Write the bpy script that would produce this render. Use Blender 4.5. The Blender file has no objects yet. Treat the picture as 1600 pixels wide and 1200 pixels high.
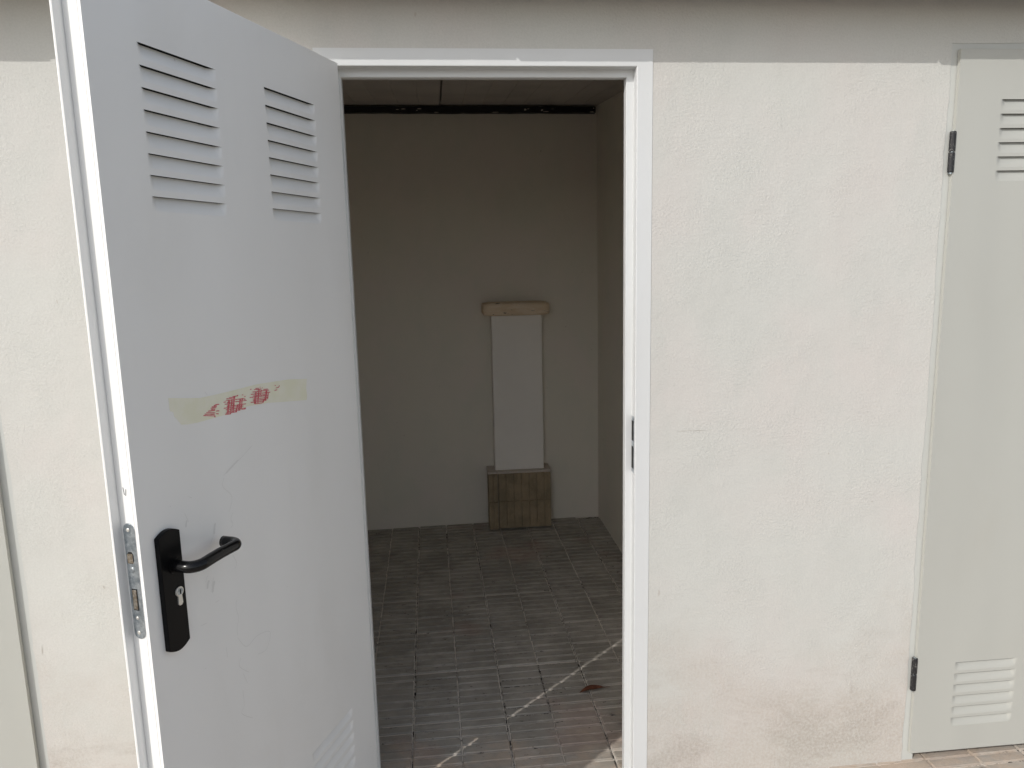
import bpy, bmesh, math, random
from mathutils import Vector, Matrix
random.seed(11)
scene = bpy.context.scene
COL = scene.collection

# ------------------------------------------------------------------ camera, sky, sun, exposure
cam_data = bpy.data.cameras.new("camera")
cam = bpy.data.objects.new("camera", cam_data)
COL.objects.link(cam)
scene.camera = cam
cam_data.sensor_width = 36.0
cam_data.lens = 1160.0 / 1600.0 * 36.0
cam_data.clip_start = 0.02
cam_data.clip_end = 1000.0
PITCH, ROLL, YAW = 0.164978, -0.022146, 0.094483
fw = Vector((math.sin(YAW) * math.cos(PITCH), math.cos(YAW) * math.cos(PITCH), -math.sin(PITCH)))
rt = Vector((math.cos(YAW), -math.sin(YAW), 0.0))
up = rt.cross(fw)
rt2 = rt * math.cos(ROLL) + up * math.sin(ROLL)
up2 = up * math.cos(ROLL) - rt * math.sin(ROLL)
m = Matrix((rt2, up2, -fw)).transposed().to_4x4()
m.translation = Vector((0.0, -1.87579, 1.49404))
cam.matrix_world = m

SUN_EL = math.radians(31.5)
LIGHT_H = Vector((0.742, 0.670))            # horizontal way the sunlight travels
LIGHT_H.normalize()
light_dir = Vector((LIGHT_H.x * math.cos(SUN_EL), LIGHT_H.y * math.cos(SUN_EL), -math.sin(SUN_EL)))

world = bpy.data.worlds.new("World")
scene.world = world
world.use_nodes = True
wn = world.node_tree
for n in list(wn.nodes):
    wn.nodes.remove(n)
w_out = wn.nodes.new("ShaderNodeOutputWorld")
w_bg = wn.nodes.new("ShaderNodeBackground")
w_sky = wn.nodes.new("ShaderNodeTexSky")
w_sky.sky_type = 'NISHITA'
w_sky.sun_disc = False
w_sky.sun_elevation = SUN_EL
w_sky.sun_rotation = math.atan2(-LIGHT_H.x, -LIGHT_H.y) % (2 * math.pi)
w_sky.air_density = 1.0
w_sky.dust_density = 1.5
w_sky.ozone_density = 1.0
w_bg.inputs["Strength"].default_value = 0.15
w_hsv = wn.nodes.new("ShaderNodeHueSaturation")      # the camera's white balance: a paler, milky sky
w_hsv.inputs["Saturation"].default_value = 0.5
wn.links.new(w_sky.outputs[0], w_hsv.inputs["Color"])
wn.links.new(w_hsv.outputs[0], w_bg.inputs["Color"])
wn.links.new(w_bg.outputs[0], w_out.inputs["Surface"])

sun_data = bpy.data.lights.new("sun", 'SUN')
sun_data.energy = 2.0
sun_data.angle = math.radians(0.5)
sun_data.color = (1.0, 0.97, 0.925)
sun = bpy.data.objects.new("sun", sun_data)
COL.objects.link(sun)
sun.rotation_euler = light_dir.to_track_quat('-Z', 'Y').to_euler()
sun.location = (-4, -4, 6)

scene.view_settings.view_transform = 'Standard'
scene.view_settings.look = 'None'
scene.view_settings.gamma = 1.0
scene.view_settings.exposure = 0.19
scene.view_settings.use_curve_mapping = False
scene.render.engine = 'CYCLES'
scene.cycles.use_denoising = True
scene.cycles.max_bounces = 7
scene.cycles.diffuse_bounces = 6
scene.cycles.glossy_bounces = 3
scene.cycles.adaptive_threshold = 0.02
scene.cycles.caustics_reflective = False
scene.cycles.caustics_refractive = False

# ------------------------------------------------------------------ helpers
def rgb(c):
    return (c[0], c[1], c[2], 1.0)


class NT:
    """small node-tree writer"""
    def __init__(self, name, rough=0.6, metallic=0.0, spec=0.5):
        self.mat = bpy.data.materials.new(name)
        self.mat.use_nodes = True
        self.t = self.mat.node_tree
        self.b = self.t.nodes["Principled BSDF"]
        self.b.inputs["Roughness"].default_value = rough
        self.b.inputs["Metallic"].default_value = metallic
        self.b.inputs["Specular IOR Level"].default_value = spec
        self.pos = self.t.nodes.new("ShaderNodeNewGeometry").outputs["Position"]

    def node(self, kind, **kw):
        n = self.t.nodes.new(kind)
        for k, v in kw.items():
            setattr(n, k, v)
        return n

    def link(self, a, b):
        self.t.links.new(a, b)

    def mapped(self, scale=(1, 1, 1), loc=(0, 0, 0), rot=(0, 0, 0)):
        mp = self.node("ShaderNodeMapping")
        mp.inputs["Scale"].default_value = scale
        mp.inputs["Location"].default_value = loc
        mp.inputs["Rotation"].default_value = rot
        self.link(self.pos, mp.inputs["Vector"])
        return mp.outputs[0]

    def noise(self, scale, detail=4, rough=0.55, vec=None, dist=0.0):
        n = self.node("ShaderNodeTexNoise")
        n.inputs["Scale"].default_value = scale
        n.inputs["Detail"].default_value = detail
        n.inputs["Roughness"].default_value = rough
        n.inputs["Distortion"].default_value = dist
        self.link(vec if vec is not None else self.pos, n.inputs["Vector"])
        return n.outputs["Fac"]

    def ramp(self, fac, lo, hi, a=0.0, b=1.0):
        r = self.node("ShaderNodeMapRange")
        r.interpolation_type = 'SMOOTHSTEP'
        r.inputs["From Min"].default_value = lo
        r.inputs["From Max"].default_value = hi
        r.inputs["To Min"].default_value = a
        r.inputs["To Max"].default_value = b
        self.link(fac, r.inputs["Value"])
        return r.outputs[0]

    def math(self, op, a, b):
        n = self.node("ShaderNodeMath", operation=op)
        for i, v in enumerate((a, b)):
            if isinstance(v, (int, float)):
                n.inputs[i].default_value = v
            else:
                self.link(v, n.inputs[i])
        return n.outputs[0]

    def mix(self, fac, a, b):
        n = self.node("ShaderNodeMix", data_type='RGBA')
        for sock, v in ((n.inputs[0], fac), (n.inputs[6], a), (n.inputs[7], b)):
            if isinstance(v, (int, float)):
                sock.default_value = v
            elif isinstance(v, tuple):
                sock.default_value = rgb(v)
            else:
                self.link(v, sock)
        return n.outputs[2]

    def axis(self, i):
        s = self.node("ShaderNodeSeparateXYZ")
        self.link(self.pos, s.inputs[0])
        return s.outputs[i]

    def color(self, c):
        if isinstance(c, tuple):
            self.b.inputs["Base Color"].default_value = rgb(c)
        else:
            self.link(c, self.b.inputs["Base Color"])

    def roughness(self, r):
        self.link(r, self.b.inputs["Roughness"])

    def bump(self, layers):
        prev = None
        for h, strength, dist in layers:
            bp = self.node("ShaderNodeBump")
            bp.inputs["Strength"].default_value = strength
            bp.inputs["Distance"].default_value = dist
            self.link(h, bp.inputs["Height"])
            if prev is not None:
                self.link(prev, bp.inputs["Normal"])
            prev = bp.outputs[0]
        self.link(prev, self.b.inputs["Normal"])
        return self


# ------------------------------------------------------------------ materials
def plaster(name, base, warm, cool, stain=True, bump=1.0):
    t = NT(name, rough=0.85, spec=0.25)
    big = t.ramp(t.noise(2.3, 2, 0.6), 0.35, 0.68)
    mid = t.ramp(t.noise(6.5, 3, 0.6, vec=t.mapped((1, 1, 0.6), (3, 1, 7))), 0.42, 0.7)
    c = t.mix(big, base, warm)
    c = t.mix(t.math('MULTIPLY', mid, 0.75), c, cool)
    fleck = t.ramp(t.noise(210, 1, 0.5), 0.32, 0.68)
    c = t.mix(t.math('MULTIPLY', fleck, 0.10), c, (0.80, 0.79, 0.76))
    # small chips and specks
    spk = t.ramp(t.noise(48, 2, 0.4, vec=t.mapped((1, 1, 0.45), (5, 0, 2))), 0.775, 0.80)
    c = t.mix(t.math('MULTIPLY', spk, 0.35), c, (0.36, 0.30, 0.25))
    if stain:
        # splash dirt near the paving, in drifting shapes
        n1 = t.noise(2.6, 4, 0.65, vec=t.mapped((0.8, 1, 1.1), (1.7, 0, 0.3)), dist=0.3)
        z = t.axis(2)
        hgt = t.math('ADD', z, t.math('MULTIPLY', t.math('SUBTRACT', n1, 0.5), -1.3))
        f = t.ramp(hgt, 0.0, 0.60, 0.52, 0.0)
        grain = t.ramp(t.noise(120, 2, 0.7), 0.3, 0.7, 0.35, 1.0)
        c = t.mix(t.math('MULTIPLY', f, grain), c, (0.44, 0.37, 0.305))
        sm = t.ramp(t.noise(4.2, 4, 0.7, vec=t.mapped((0.6, 1, 1.4), (0.4, 0, 6.1), (0, 0.35, 0)), dist=0.4), 0.50, 0.68)
        c = t.mix(t.math('MULTIPLY', t.math('MULTIPLY', sm, grain), t.ramp(z, 0.12, 0.62, 0.4, 0.0)), c, (0.33, 0.29, 0.25))
    t.color(c)
    peb = t.noise(150, 2, 0.75)
    coarse = t.noise(42, 2, 0.6, vec=t.mapped((1, 1, 1.5)))
    und = t.noise(8, 2, 0.5)
    pp = t.math('MULTIPLY', peb, t.ramp(t.noise(5.5, 2, 0.6, vec=t.mapped((1, 1, 1), (8, 8, 8))), 0.35, 0.65, 0.25, 1.0))
    t.bump([(und, 0.22 * bump, 0.012), (coarse, 0.13 * bump, 0.005), (pp, 0.46 * bump, 0.0034)])
    return t.mat


M = {}
M['wall'] = plaster("exterior_plaster", (0.565, 0.563, 0.530), (0.580, 0.553, 0.522), (0.542, 0.541, 0.508))
M['inner'] = plaster("interior_plaster", (0.76, 0.722, 0.635), (0.77, 0.712, 0.645), (0.72, 0.70, 0.615), stain=False, bump=0.5)


t = NT("plaster_scratch", rough=0.9, spec=0.1)
t.color((0.50, 0.465, 0.42))
M['chip'] = t.mat


def paint(name, base, smudge, rough, smudge_amt=0.25, bump=0.03):
    t = NT(name, rough=rough, spec=0.45)
    sm = t.ramp(t.noise(3.5, 5, 0.62, vec=t.mapped((1, 1, 0.55), (2, 5, 1)), dist=0.5), 0.45, 0.78)
    streak = t.ramp(t.noise(22, 4, 0.6, vec=t.mapped((1, 1, 0.14))), 0.58, 0.8)
    c = t.mix(t.math('MULTIPLY', sm, smudge_amt), base, smudge)
    c = t.mix(t.math('MULTIPLY', streak, smudge_amt * 0.5), c, smudge)
    spk = t.ramp(t.noise(95, 2, 0.4), 0.80, 0.83)
    c = t.mix(t.math('MULTIPLY', spk, 0.45), c, (0.30, 0.27, 0.24))
    t.color(c)
    t.roughness(t.ramp(t.noise(9, 4, 0.6), 0.3, 0.75, rough - 0.05, rough + 0.14))
    t.bump([(t.noise(5.0, 1, 0.5, vec=t.mapped((1, 1, 0.18))), bump * 14, 0.02), (t.noise(300, 1, 0.5), bump, 0.001)])
    return t.mat


M['white'] = paint("white_door_paint", (0.868, 0.866, 0.85), (0.74, 0.725, 0.69), 0.36)
M['frame'] = paint("white_frame_paint", (0.67, 0.68, 0.68), (0.58, 0.575, 0.545), 0.38, 0.2)
M['cream'] = paint("cream_door_paint", (0.457, 0.459, 0.424), (0.425, 0.415, 0.37), 0.42, 0.3)
M['greyframe'] = paint("grey_frame_paint", (0.53, 0.54, 0.515), (0.46, 0.45, 0.41), 0.5, 0.3)

t = NT("black_plastic", rough=0.33, spec=0.12)
t.color((0.0045, 0.0045, 0.005))
M['black'] = t.mat
t = NT("worn_black_lever", rough=0.2, spec=0.32)
wear = t.ramp(t.noise(170, 3, 0.7), 0.66, 0.73)
t.color(t.mix(t.math('MULTIPLY', wear, 0.3), (0.0045, 0.0045, 0.005), (0.22, 0.22, 0.22)))
M['lever'] = t.mat

t = NT("black_hinge_paint", rough=0.5)
wear = t.ramp(t.noise(160, 4, 0.7), 0.56, 0.66)
t.color(t.mix(t.math('MULTIPLY', wear, 0.5), (0.014, 0.014, 0.016), (0.30, 0.29, 0.27)))
M['hinge'] = t.mat

t = NT("zinc_plate", rough=0.34, metallic=0.85)
t.color(t.mix(t.ramp(t.noise(75, 4, 0.7), 0.35, 0.7), (0.30, 0.34, 0.37), (0.62, 0.66, 0.68)))
t.bump([(t.noise(140, 3), 0.2, 0.001)])
M['zinc'] = t.mat
t = NT("brass_steel", rough=0.35, metallic=0.9)
t.color(t.mix(t.ramp(t.noise(200, 3), 0.4, 0.6), (0.35, 0.29, 0.22), (0.50, 0.45, 0.38)))
M['latch'] = t.mat
t = NT("nickel_cylinder", rough=0.38, metallic=0.6)
t.color((0.72, 0.70, 0.65))
M['nickel'] = t.mat
t = NT("painted_recess_shade", rough=0.9)
t.color((0.02, 0.02, 0.02))  # near-black colour standing in for shade inside slots and hollow leaves
M['dark'] = t.mat

t = NT("black_steel_beam", rough=0.6)
sp = t.ramp(t.noise(30, 5, 0.7, vec=t.mapped((0.5, 1, 2))), 0.64, 0.70)
t.color(t.mix(t.math('MULTIPLY', sp, 0.6), (0.006, 0.006, 0.006), (0.45, 0.42, 0.38)))
M['beam'] = t.mat

t = NT("roof_sheet", rough=0.55)
t.color(t.mix(t.ramp(t.noise(4, 4), 0.4, 0.7), (0.50, 0.465, 0.44), (0.43, 0.40, 0.385)))
M['roof'] = t.mat


def tile_material(name, a, b, dusty, joint):
    t = NT(name, rough=0.88, spec=0.2)
    g = t.ramp(t.noise(5, 3, 0.65), 0.35, 0.68)
    c = t.mix(g, a, b)
    red = t.ramp(t.noise(2.6, 2, 0.6, vec=t.mapped((1, 1, 1), (4.1, 2.2, 0))), 0.56, 0.70)
    c = t.mix(t.math('MULTIPLY', red, 0.35), c, (0.40, 0.25, 0.20))
    smear = t.ramp(t.noise(26, 4, 0.75, vec=t.mapped((0.45, 1.5, 1))), 0.50, 0.70)
    c = t.mix(t.math('MULTIPLY', smear, dusty), c, (0.66, 0.61, 0.55))
    patch = t.ramp(t.noise(4.5, 2, 0.6, vec=t.mapped((1, 1, 1), (1, 9, 0))), 0.36, 0.60)
    grime = t.ramp(t.noise(44, 4, 0.8, vec=t.mapped((0.5, 1.3, 1), (7, 3, 0))), joint, joint + 0.06)
    c = t.mix(t.math('MULTIPLY', t.math('MULTIPLY', grime, patch), 0.9), c, (0.035, 0.030, 0.026))
    # sand blown in over the doorstep
    s = t.noise(7, 4, 0.65, dist=0.3)
    y = t.math('ADD', t.axis(1), t.math('MULTIPLY', t.math('SUBTRACT', s, 0.5), 1.2))
    f = t.math('MULTIPLY', t.ramp(y, 0.02, 0.34, 0.8, 0.0), t.ramp(t.noise(16, 3, 0.7, vec=t.mapped((0.6, 1, 1), (2, 2, 2))), 0.36, 0.62, 0.25, 1.0))
    c = t.mix(f, c, t.mix(t.noise(300, 1), (0.40, 0.31, 0.235), (0.60, 0.49, 0.39)))
    t.color(c)
    t.bump([(t.noise(70, 3, 0.8), 0.55, 0.003)])
    return t.mat


M['bar'] = tile_material("cement_tile_bars", (0.325, 0.300, 0.262), (0.445, 0.410, 0.365), 0.34, 0.61)
M['groove'] = tile_material("dust_in_tile_grooves", (0.76, 0.705, 0.63), (0.83, 0.78, 0.70), 0.4, 0.56)
t = NT("dirt_under_tiles", rough=0.95, spec=0.1)
t.color(t.mix(t.ramp(t.noise(75, 3, 0.75), 0.40, 0.54), (0.035, 0.030, 0.026), (0.50, 0.46, 0.41)))
M['dirt'] = t.mat
t = NT("pale_paving", rough=0.9, spec=0.2)
t.color(t.mix(t.noise(1.3, 6, 0.7), (0.25, 0.235, 0.21), (0.32, 0.30, 0.27)))
t.bump([(t.noise(30, 5), 0.5, 0.006)])
M['ground'] = t.mat

t = NT("shaft_plaster", rough=0.8, spec=0.2)
t.color(t.mix(t.ramp(t.noise(4, 4), 0.35, 0.7), (0.90, 0.87, 0.83), (0.87, 0.84, 0.80)))
t.bump([(t.noise(120, 3), 0.25, 0.002)])
M['shaft'] = t.mat
t = NT("tan_stone_cap", rough=0.8, spec=0.2)
c = t.mix(t.ramp(t.noise(18, 5, 0.7, vec=t.mapped((0.6, 1, 2)), dist=0.6), 0.35, 0.65), (0.72, 0.57, 0.40), (0.80, 0.67, 0.53))
pit = t.ramp(t.noise(36, 4, 0.6, vec=t.mapped((0.35, 1, 2.6), (1, 2, 3))), 0.64, 0.68)
t.color(t.mix(pit, c, (0.06, 0.045, 0.03)))
t.bump([(t.noise(45, 5, 0.7), 0.6, 0.004)])
M['stone'] = t.mat
t = NT("brown_base_tile", rough=0.7, spec=0.3)
c = t.mix(t.ramp(t.noise(9, 4, 0.65, dist=0.5), 0.35, 0.65), (0.36, 0.28, 0.185), (0.25, 0.205, 0.135))
t.color(t.mix(t.math('MULTIPLY', t.ramp(t.noise(50, 4, 0.7, vec=t.mapped((2.2, 1, 0.5))), 0.5, 0.7), 0.5), c, (0.45, 0.34, 0.22)))
t.bump([(t.noise(90, 4), 0.4, 0.002)])
M['basetile'] = t.mat
t = NT("mortar", rough=0.9, spec=0.1)
t.color(t.mix(t.noise(25, 4), (0.50, 0.44, 0.39), (0.62, 0.56, 0.50)))
t.bump([(t.noise(90, 4), 0.6, 0.003)])
M['mortar'] = t.mat

t = NT("masking_tape", rough=0.65, spec=0.25)
t.color(t.mix(t.ramp(t.noise(30, 3, 0.6), 0.35, 0.7), (0.83, 0.82, 0.655), (0.86, 0.845, 0.72)))
t.bump([(t.noise(300, 2), 0.25, 0.0006)])
M['tape'] = t.mat
t = NT("red_ink", rough=0.7, spec=0.2)
t.color(t.mix(t.ramp(t.noise(220, 3), 0.35, 0.7), (0.60, 0.115, 0.135), (0.74, 0.30, 0.31)))
M['ink'] = t.mat
t = NT("pencil_scuff", rough=0.6)
t.color((0.765, 0.762, 0.745))
M['scuff'] = t.mat
t = NT("marker_ink", rough=0.6)
t.color((0.10, 0.10, 0.11))
M['marker'] = t.mat
t = NT("dry_leaf", rough=0.6, spec=0.3)
t.color(t.mix(t.ramp(t.noise(120, 3), 0.4, 0.65), (0.13, 0.045, 0.024), (0.20, 0.08, 0.042)))
M['leaf'] = t.mat


# ------------------------------------------------------------------ mesh builders
class MB:
    def __init__(self):
        self.v, self.f, self.m = [], [], []

    def add(self, verts, faces, mi=0):
        o = len(self.v)
        self.v += [tuple(p) for p in verts]
        for f in faces:
            self.f.append(tuple(i + o for i in f))
            self.m.append(mi)
        return self

    def box(self, x0, x1, y0, y1, z0, z1, mi=0):
        v = [(x0, y0, z0), (x1, y0, z0), (x1, y1, z0), (x0, y1, z0), (x0, y0, z1), (x1, y0, z1), (x1, y1, z1), (x0, y1, z1)]
        return self.add(v, [(3, 2, 1, 0), (4, 5, 6, 7), (0, 1, 5, 4), (1, 2, 6, 5), (2, 3, 7, 6), (3, 0, 4, 7)], mi)

    def prism(self, pts, fn, a, b, mi=0):
        """pts: closed outline (p,q); fn(p,q,h) -> xyz; extruded from h=a to h=b"""
        n = len(pts)
        v = [fn(p, q, a) for p, q in pts] + [fn(p, q, b) for p, q in pts]
        f = [tuple(range(n)), tuple(range(2 * n - 1, n - 1, -1))]
        f += [(i, i + n, (i + 1) % n + n, (i + 1) % n) for i in range(n)]
        return self.add(v, f, mi)

    def tube(self, pts, radii, seg=12, caps=True, mi=0):
        pts = [Vector(p) for p in pts]
        if not isinstance(radii, (list, tuple)):
            radii = [radii] * len(pts)
        o = len(self.v)
        ref = Vector((0, 0, 1))
        for i, p in enumerate(pts):
            d = (pts[min(i + 1, len(pts) - 1)] - pts[max(i - 1, 0)]).normalized()
            if i == 0:
                if abs(d.dot(ref)) > 0.9:
                    ref = Vector((1, 0, 0))
            s = (ref - d * ref.dot(d)).normalized()
            ref = s
            q = d.cross(s)
            for k in range(seg):
                a = 2 * math.pi * k / seg
                self.v.append(tuple(p + (s * math.cos(a) + q * math.sin(a)) * radii[i]))
        for i in range(len(pts) - 1):
            for k in range(seg):
                self.f.append((o + i * seg + k, o + i * seg + (k + 1) % seg, o + (i + 1) * seg + (k + 1) % seg, o + (i + 1) * seg + k))
                self.m.append(mi)
        if caps:
            self.f.append(tuple(o + k for k in range(seg - 1, -1, -1))); self.m.append(mi)
            e = o + (len(pts) - 1) * seg
            self.f.append(tuple(e + k for k in range(seg))); self.m.append(mi)
        return self

    def mesh(self, name, mats, smooth=False, fix=True):
        me = bpy.data.meshes.new(name)
        me.from_pydata(self.v, [], self.f)
        for mt in (mats if isinstance(mats, (list, tuple)) else [mats]):
            me.materials.append(mt)
        for p, mi in zip(me.polygons, self.m):
            p.material_index = mi
        if fix:
            bm = bmesh.new(); bm.from_mesh(me)
            bmesh.ops.recalc_face_normals(bm, faces=bm.faces)
            bm.to_mesh(me); bm.free()
        if smooth:
            me.polygons.foreach_set("use_smooth", [True] * len(me.polygons))
        me.update()
        return me

    def build(self, name, mats, parent=None, smooth=False, bevel=0.0, fix=True, seg=2):
        return link(name, self.mesh(name, mats, smooth, fix), parent, bevel, seg)


def link(name, me, parent=None, bevel=0.0, seg=2):
    o = bpy.data.objects.new(name, me)
    COL.objects.link(o)
    o.parent = parent
    if bevel:
        b = o.modifiers.new("bevel", 'BEVEL')
        b.width = bevel; b.segments = seg; b.limit_method = 'ANGLE'; b.angle_limit = math.radians(35)
        o.modifiers.new("normals", 'WEIGHTED_NORMAL').keep_sharp = True
        o.data.polygons.foreach_set("use_smooth", [True] * len(o.data.polygons))
    return o


def empty(name, loc=(0, 0, 0), parent=None):
    o = bpy.data.objects.new(name, None)
    o.empty_display_size = 0.1
    COL.objects.link(o)
    o.location = loc
    o.parent = parent
    return o


def tag(o, label=None, cat=None, group=None, kind=None):
    if label: o["label"] = label
    if cat: o["category"] = cat
    if group: o["group"] = group
    o["kind"] = kind or "thing" if (cat or kind) else ""
    if not o["kind"]: del o["kind"]
    return o


def wobble(s, amp, seed):
    """smooth-ish broken edge"""
    return amp * (0.55 * math.sin(s * 23 + seed) + 0.35 * math.sin(s * 61 + seed * 2.3) + 0.5 * math.sin(s * 7.3 + seed * 5.1) + 0.35 * math.sin(s * 131 + seed * 0.7))


# ------------------------------------------------------------------ the setting: ground and paved floor
g = MB()
g.add([(-300, -300, -0.016), (300, -300, -0.016), (300, 300, -0.016), (-300, 300, -0.016)], [(0, 1, 2, 3)])
ground = g.build("ground", M['ground'])
tag(ground, "pale ground stretching away around the building", "ground", kind="structure")

FLOOR_ROT = 0.014
PITCH_T = 0.3045
fl = MB()
fl.add([(-2.4, -2.6, -0.0062), (3.3, -2.6, -0.0062), (3.3, 2.3, -0.0062), (-2.4, 2.3, -0.0062)], [(0, 1, 2, 3)])
floor = fl.build("paved_floor", M['dirt'])
tag(floor, "grey ribbed cement tile paving running from outside into the open room", "paving", kind="structure")


def tile_mesh(seed):
    r = random.Random(seed)
    h = PITCH_T / 2 - 0.0017
    b = MB()
    zt, zg, zb = 0.0, -0.0054, -0.016
    j = lambda a: r.uniform(-a, a)
    c = [(-h + j(.0008), -h + j(.0008)), (h + j(.0008), -h + j(.0008)), (h + j(.0008), h + j(.0008)), (-h + j(.0008), h + j(.0008))]
    b.prism(c, lambda p, q, z: (p, q, z), zb, zg, 1)
    NB = 7
    p = 2 * h / NB
    for col in range(2):
        x0 = -h + 0.0045 if col == 0 else 0.0045
        x1 = -0.0045 if col == 0 else h - 0.0045
        for k in range(NB):
            y0 = -h + k * p + 0.0060; y1 = -h + (k + 1) * p - 0.0060
            a0, a1 = x0 + j(.0012), x1 + j(.0012)
            y0 += j(.0009); y1 += j(.0009)
            e = 0.0024
            dz = j(0.0007)
            v = [(a0 - e, y0 - e, zg - .0004), (a1 + e, y0 - e, zg - .0004), (a1 + e, y1 + e, zg - .0004), (a0 - e, y1 + e, zg - .0004),
                 (a0, y0, zt + dz), (a1, y0, zt + dz + j(.0004)), (a1, y1, zt + dz), (a0, y1, zt + dz + j(.0004))]
            b.add(v, [(4, 5, 6, 7), (0, 1, 5, 4), (1, 2, 6, 5), (2, 3, 7, 6), (3, 0, 4, 7)], 0)
    return b.mesh("floor_tile", [M['bar'], M['groove']])


tile_meshes = [tile_mesh(s) for s in range(7)]
cs, sn = math.cos(FLOOR_ROT), math.sin(FLOOR_ROT)
OX, OY = 0.168, 0.372
for i in range(-8, 10):
    for k in range(-10, 7):
        u = (i + 0.5) * PITCH_T; v = (k + 0.5) * PITCH_T
        x = OX + u * cs - v * sn; y = OY + u * sn + v * cs
        inside = -0.62 < x < 0.95 and y < 2.36
        if y > 0.05 and not inside:
            continue
        if x < -2.25 or x > 3.1 or y < -2.45:
            continue
        o = bpy.data.objects.new("floor_tile", tile_meshes[random.randrange(7)])
        COL.objects.link(o)
        o.parent = floor
        o.location = (x + random.uniform(-.0008, .0008), y + random.uniform(-.0008, .0008), random.uniform(-.0011, .0009))
        o.rotation_euler = (random.uniform(-.0025, .0025), random.uniform(-.0025, .0025), FLOOR_ROT + random.uniform(-.003, .003) + (math.pi if random.random() < .5 else 0))

# ------------------------------------------------------------------ the building
bld = empty("storage_building", (0.13, 0.0, 0.0))
tag(bld, "long low building with cream plastered walls and a row of metal doors", "building")


def part(mb, name, mats, parent=None, **kw):
    """build in world coordinates, then hang under the building"""
    o = mb.build(name, mats, None, **kw)
    o.parent = parent or bld
    if (parent or bld) is bld:
        o.matrix_parent_inverse = Matrix.Translation((-0.13, 0, 0))
    return o


ROOF0, SLOPE = 2.119, 0.083
roof_z = lambda y: ROOF0 + SLOPE * y

# front wall: one slab whose openings run down to the paving; plaster edge broken round the older doors
out = []
zt = 2.13
out += [(-4.2, -0.05), (-4.2, zt), (5.2, zt), (5.2, -0.05)]


def opening(x0, x1, z1, rag, seed):
    """points right to left along the bottom of the slab"""
    pts = [(x1, -0.05)]
    n = 90 if rag else 1
    for i in range(n):
        z = -0.0 + z1 * i / n
        pts.append((x1 + (wobble(z, rag, seed) if rag else 0), z if i else 0.0))
    pts.append((x1, z1))
    n2 = 36 if rag else 1
    for i in range(1, n2):
        s = x1 + (x0 - x1) * i / n2
        pts.append((s, z1 + wobble(s, rag * 0.5, seed + 3)))
    pts.append((x0, z1))
    for i in range(1, n):
        z = z1 * (1 - i / n)
        pts.append((x0 + (wobble(z, rag, seed + 1) if rag else 0), z))
    pts += [(x0, 0.0), (x0, -0.05)]
    return pts


ODX0, ODX1, ODZ = -0.268, 0.536, 1.988           # open doorway cut in the wall
RX0, RX1, RZ = 1.3165, 2.085, 2.012
LX0, LX1, LZ = -1.845, -1.0655, 2.012
out += opening(RX0, RX1, RZ, 0.0022, 1.3)
out += opening(ODX0, ODX1, ODZ, 0, 0)
out += opening(LX0, LX1, LZ, 0.0022, 4.2)
w = MB()
w.prism(out, lambda p, q, h: (p, h, q), 0.0, 0.12)
part(w, "front_wall", M['wall'])

# small scratches and chips in the outer plaster
chip = MB()


def wall_stroke(x0, z0, x1, z1, wd):
    d = Vector((x1 - x0, z1 - z0)); nrm = Vector((-d.y, d.x)).normalized() * wd / 2
    q = Vector((x0, z0)) + d * .5 + nrm * random.uniform(-.8, .8)
    chip.add([(x0, -.0006, z0), (q.x + nrm.x, -.0006, q.y + nrm.y), (x1, -.0006, z1), (q.x - nrm.x, -.0006, q.y - nrm.y)], [(0, 3, 2, 1)])


for a_ in ((.612, 1.036, .655, 1.037, .0011), (.662, 1.036, .700, 1.035, .0010), (.640, 1.0365, .690, 1.0350, .0008), (1.041, .958, 1.0425, .952, .003), (1.1465, .262, 1.1485, .228, .003),
           (1.1855, .140, 1.190, .122, .0045), (1.152, .158, 1.153, .147, .0035), (.735, .330, .742, .322, .003), (1.175, .815, 1.176, .808, .003),
           (-.88, .70, -.876, .69, .003), (-1.045, .55, -1.047, .52, .002)):
    wall_stroke(*a_)
tag(part(chip, "plaster_scratches", M['chip'], fix=False), kind="stuff")

# back wall and the two partitions of the open room
b = MB()
b.prism([(-4.2, 2.138), (5.2, 2.331), (5.2, 2.45), (-4.2, 2.26)], lambda p, q, h: (p, q, h), -0.05, 2.318)
part(b, "back_wall", M['inner'])
for xa, xb in ((0.8835, 0.985), (-0.76, -0.66)):
    b = MB()
    b.prism([(0.115, -0.05), (2.25, -0.05), (2.25, roof_z(2.25) + .01), (0.115, roof_z(0.115) + .01)], lambda p, q, h: (h, p, q), xa, xb)
    part(b, "partition_wall", M['inner'])
# inner face of the front wall is left in the same plaster as the rooms: thin render coat
b = MB()
b.box(0.545, 0.8834, 0.1201, 0.126, 0, 2.1)
b.box(-0.6599, -0.275, 0.1201, 0.126, 0, 2.1)
b.box(-0.2749, 0.5449, 0.1201, 0.126, 2.0, 2.1)
part(b, "inner_render", M['inner'])

# roof sheets: ribbed underside, open joints, strips added on top to keep daylight out
PANEL = 1.07
JOINT0 = 0.042


def roof_panel(x0, x1, y0):
    mb = MB()
    prof = [(x0, 0.0)]
    n = 10
    for k in range(1, n):
        x = x0 + (x1 - x0) * k / n
        prof += [(x - .003, 0.0), (x - .0015, 0.0018), (x + .0015, 0.0018), (x + .003, 0.0)]
    prof += [(x1, 0.0), (x1, 0.035), (x0, 0.035)]
    y1 = 2.62
    mb.prism(prof, lambda p, q, h: (p, h, roof_z(h) + q), y0, y1)
    return mb


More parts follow.
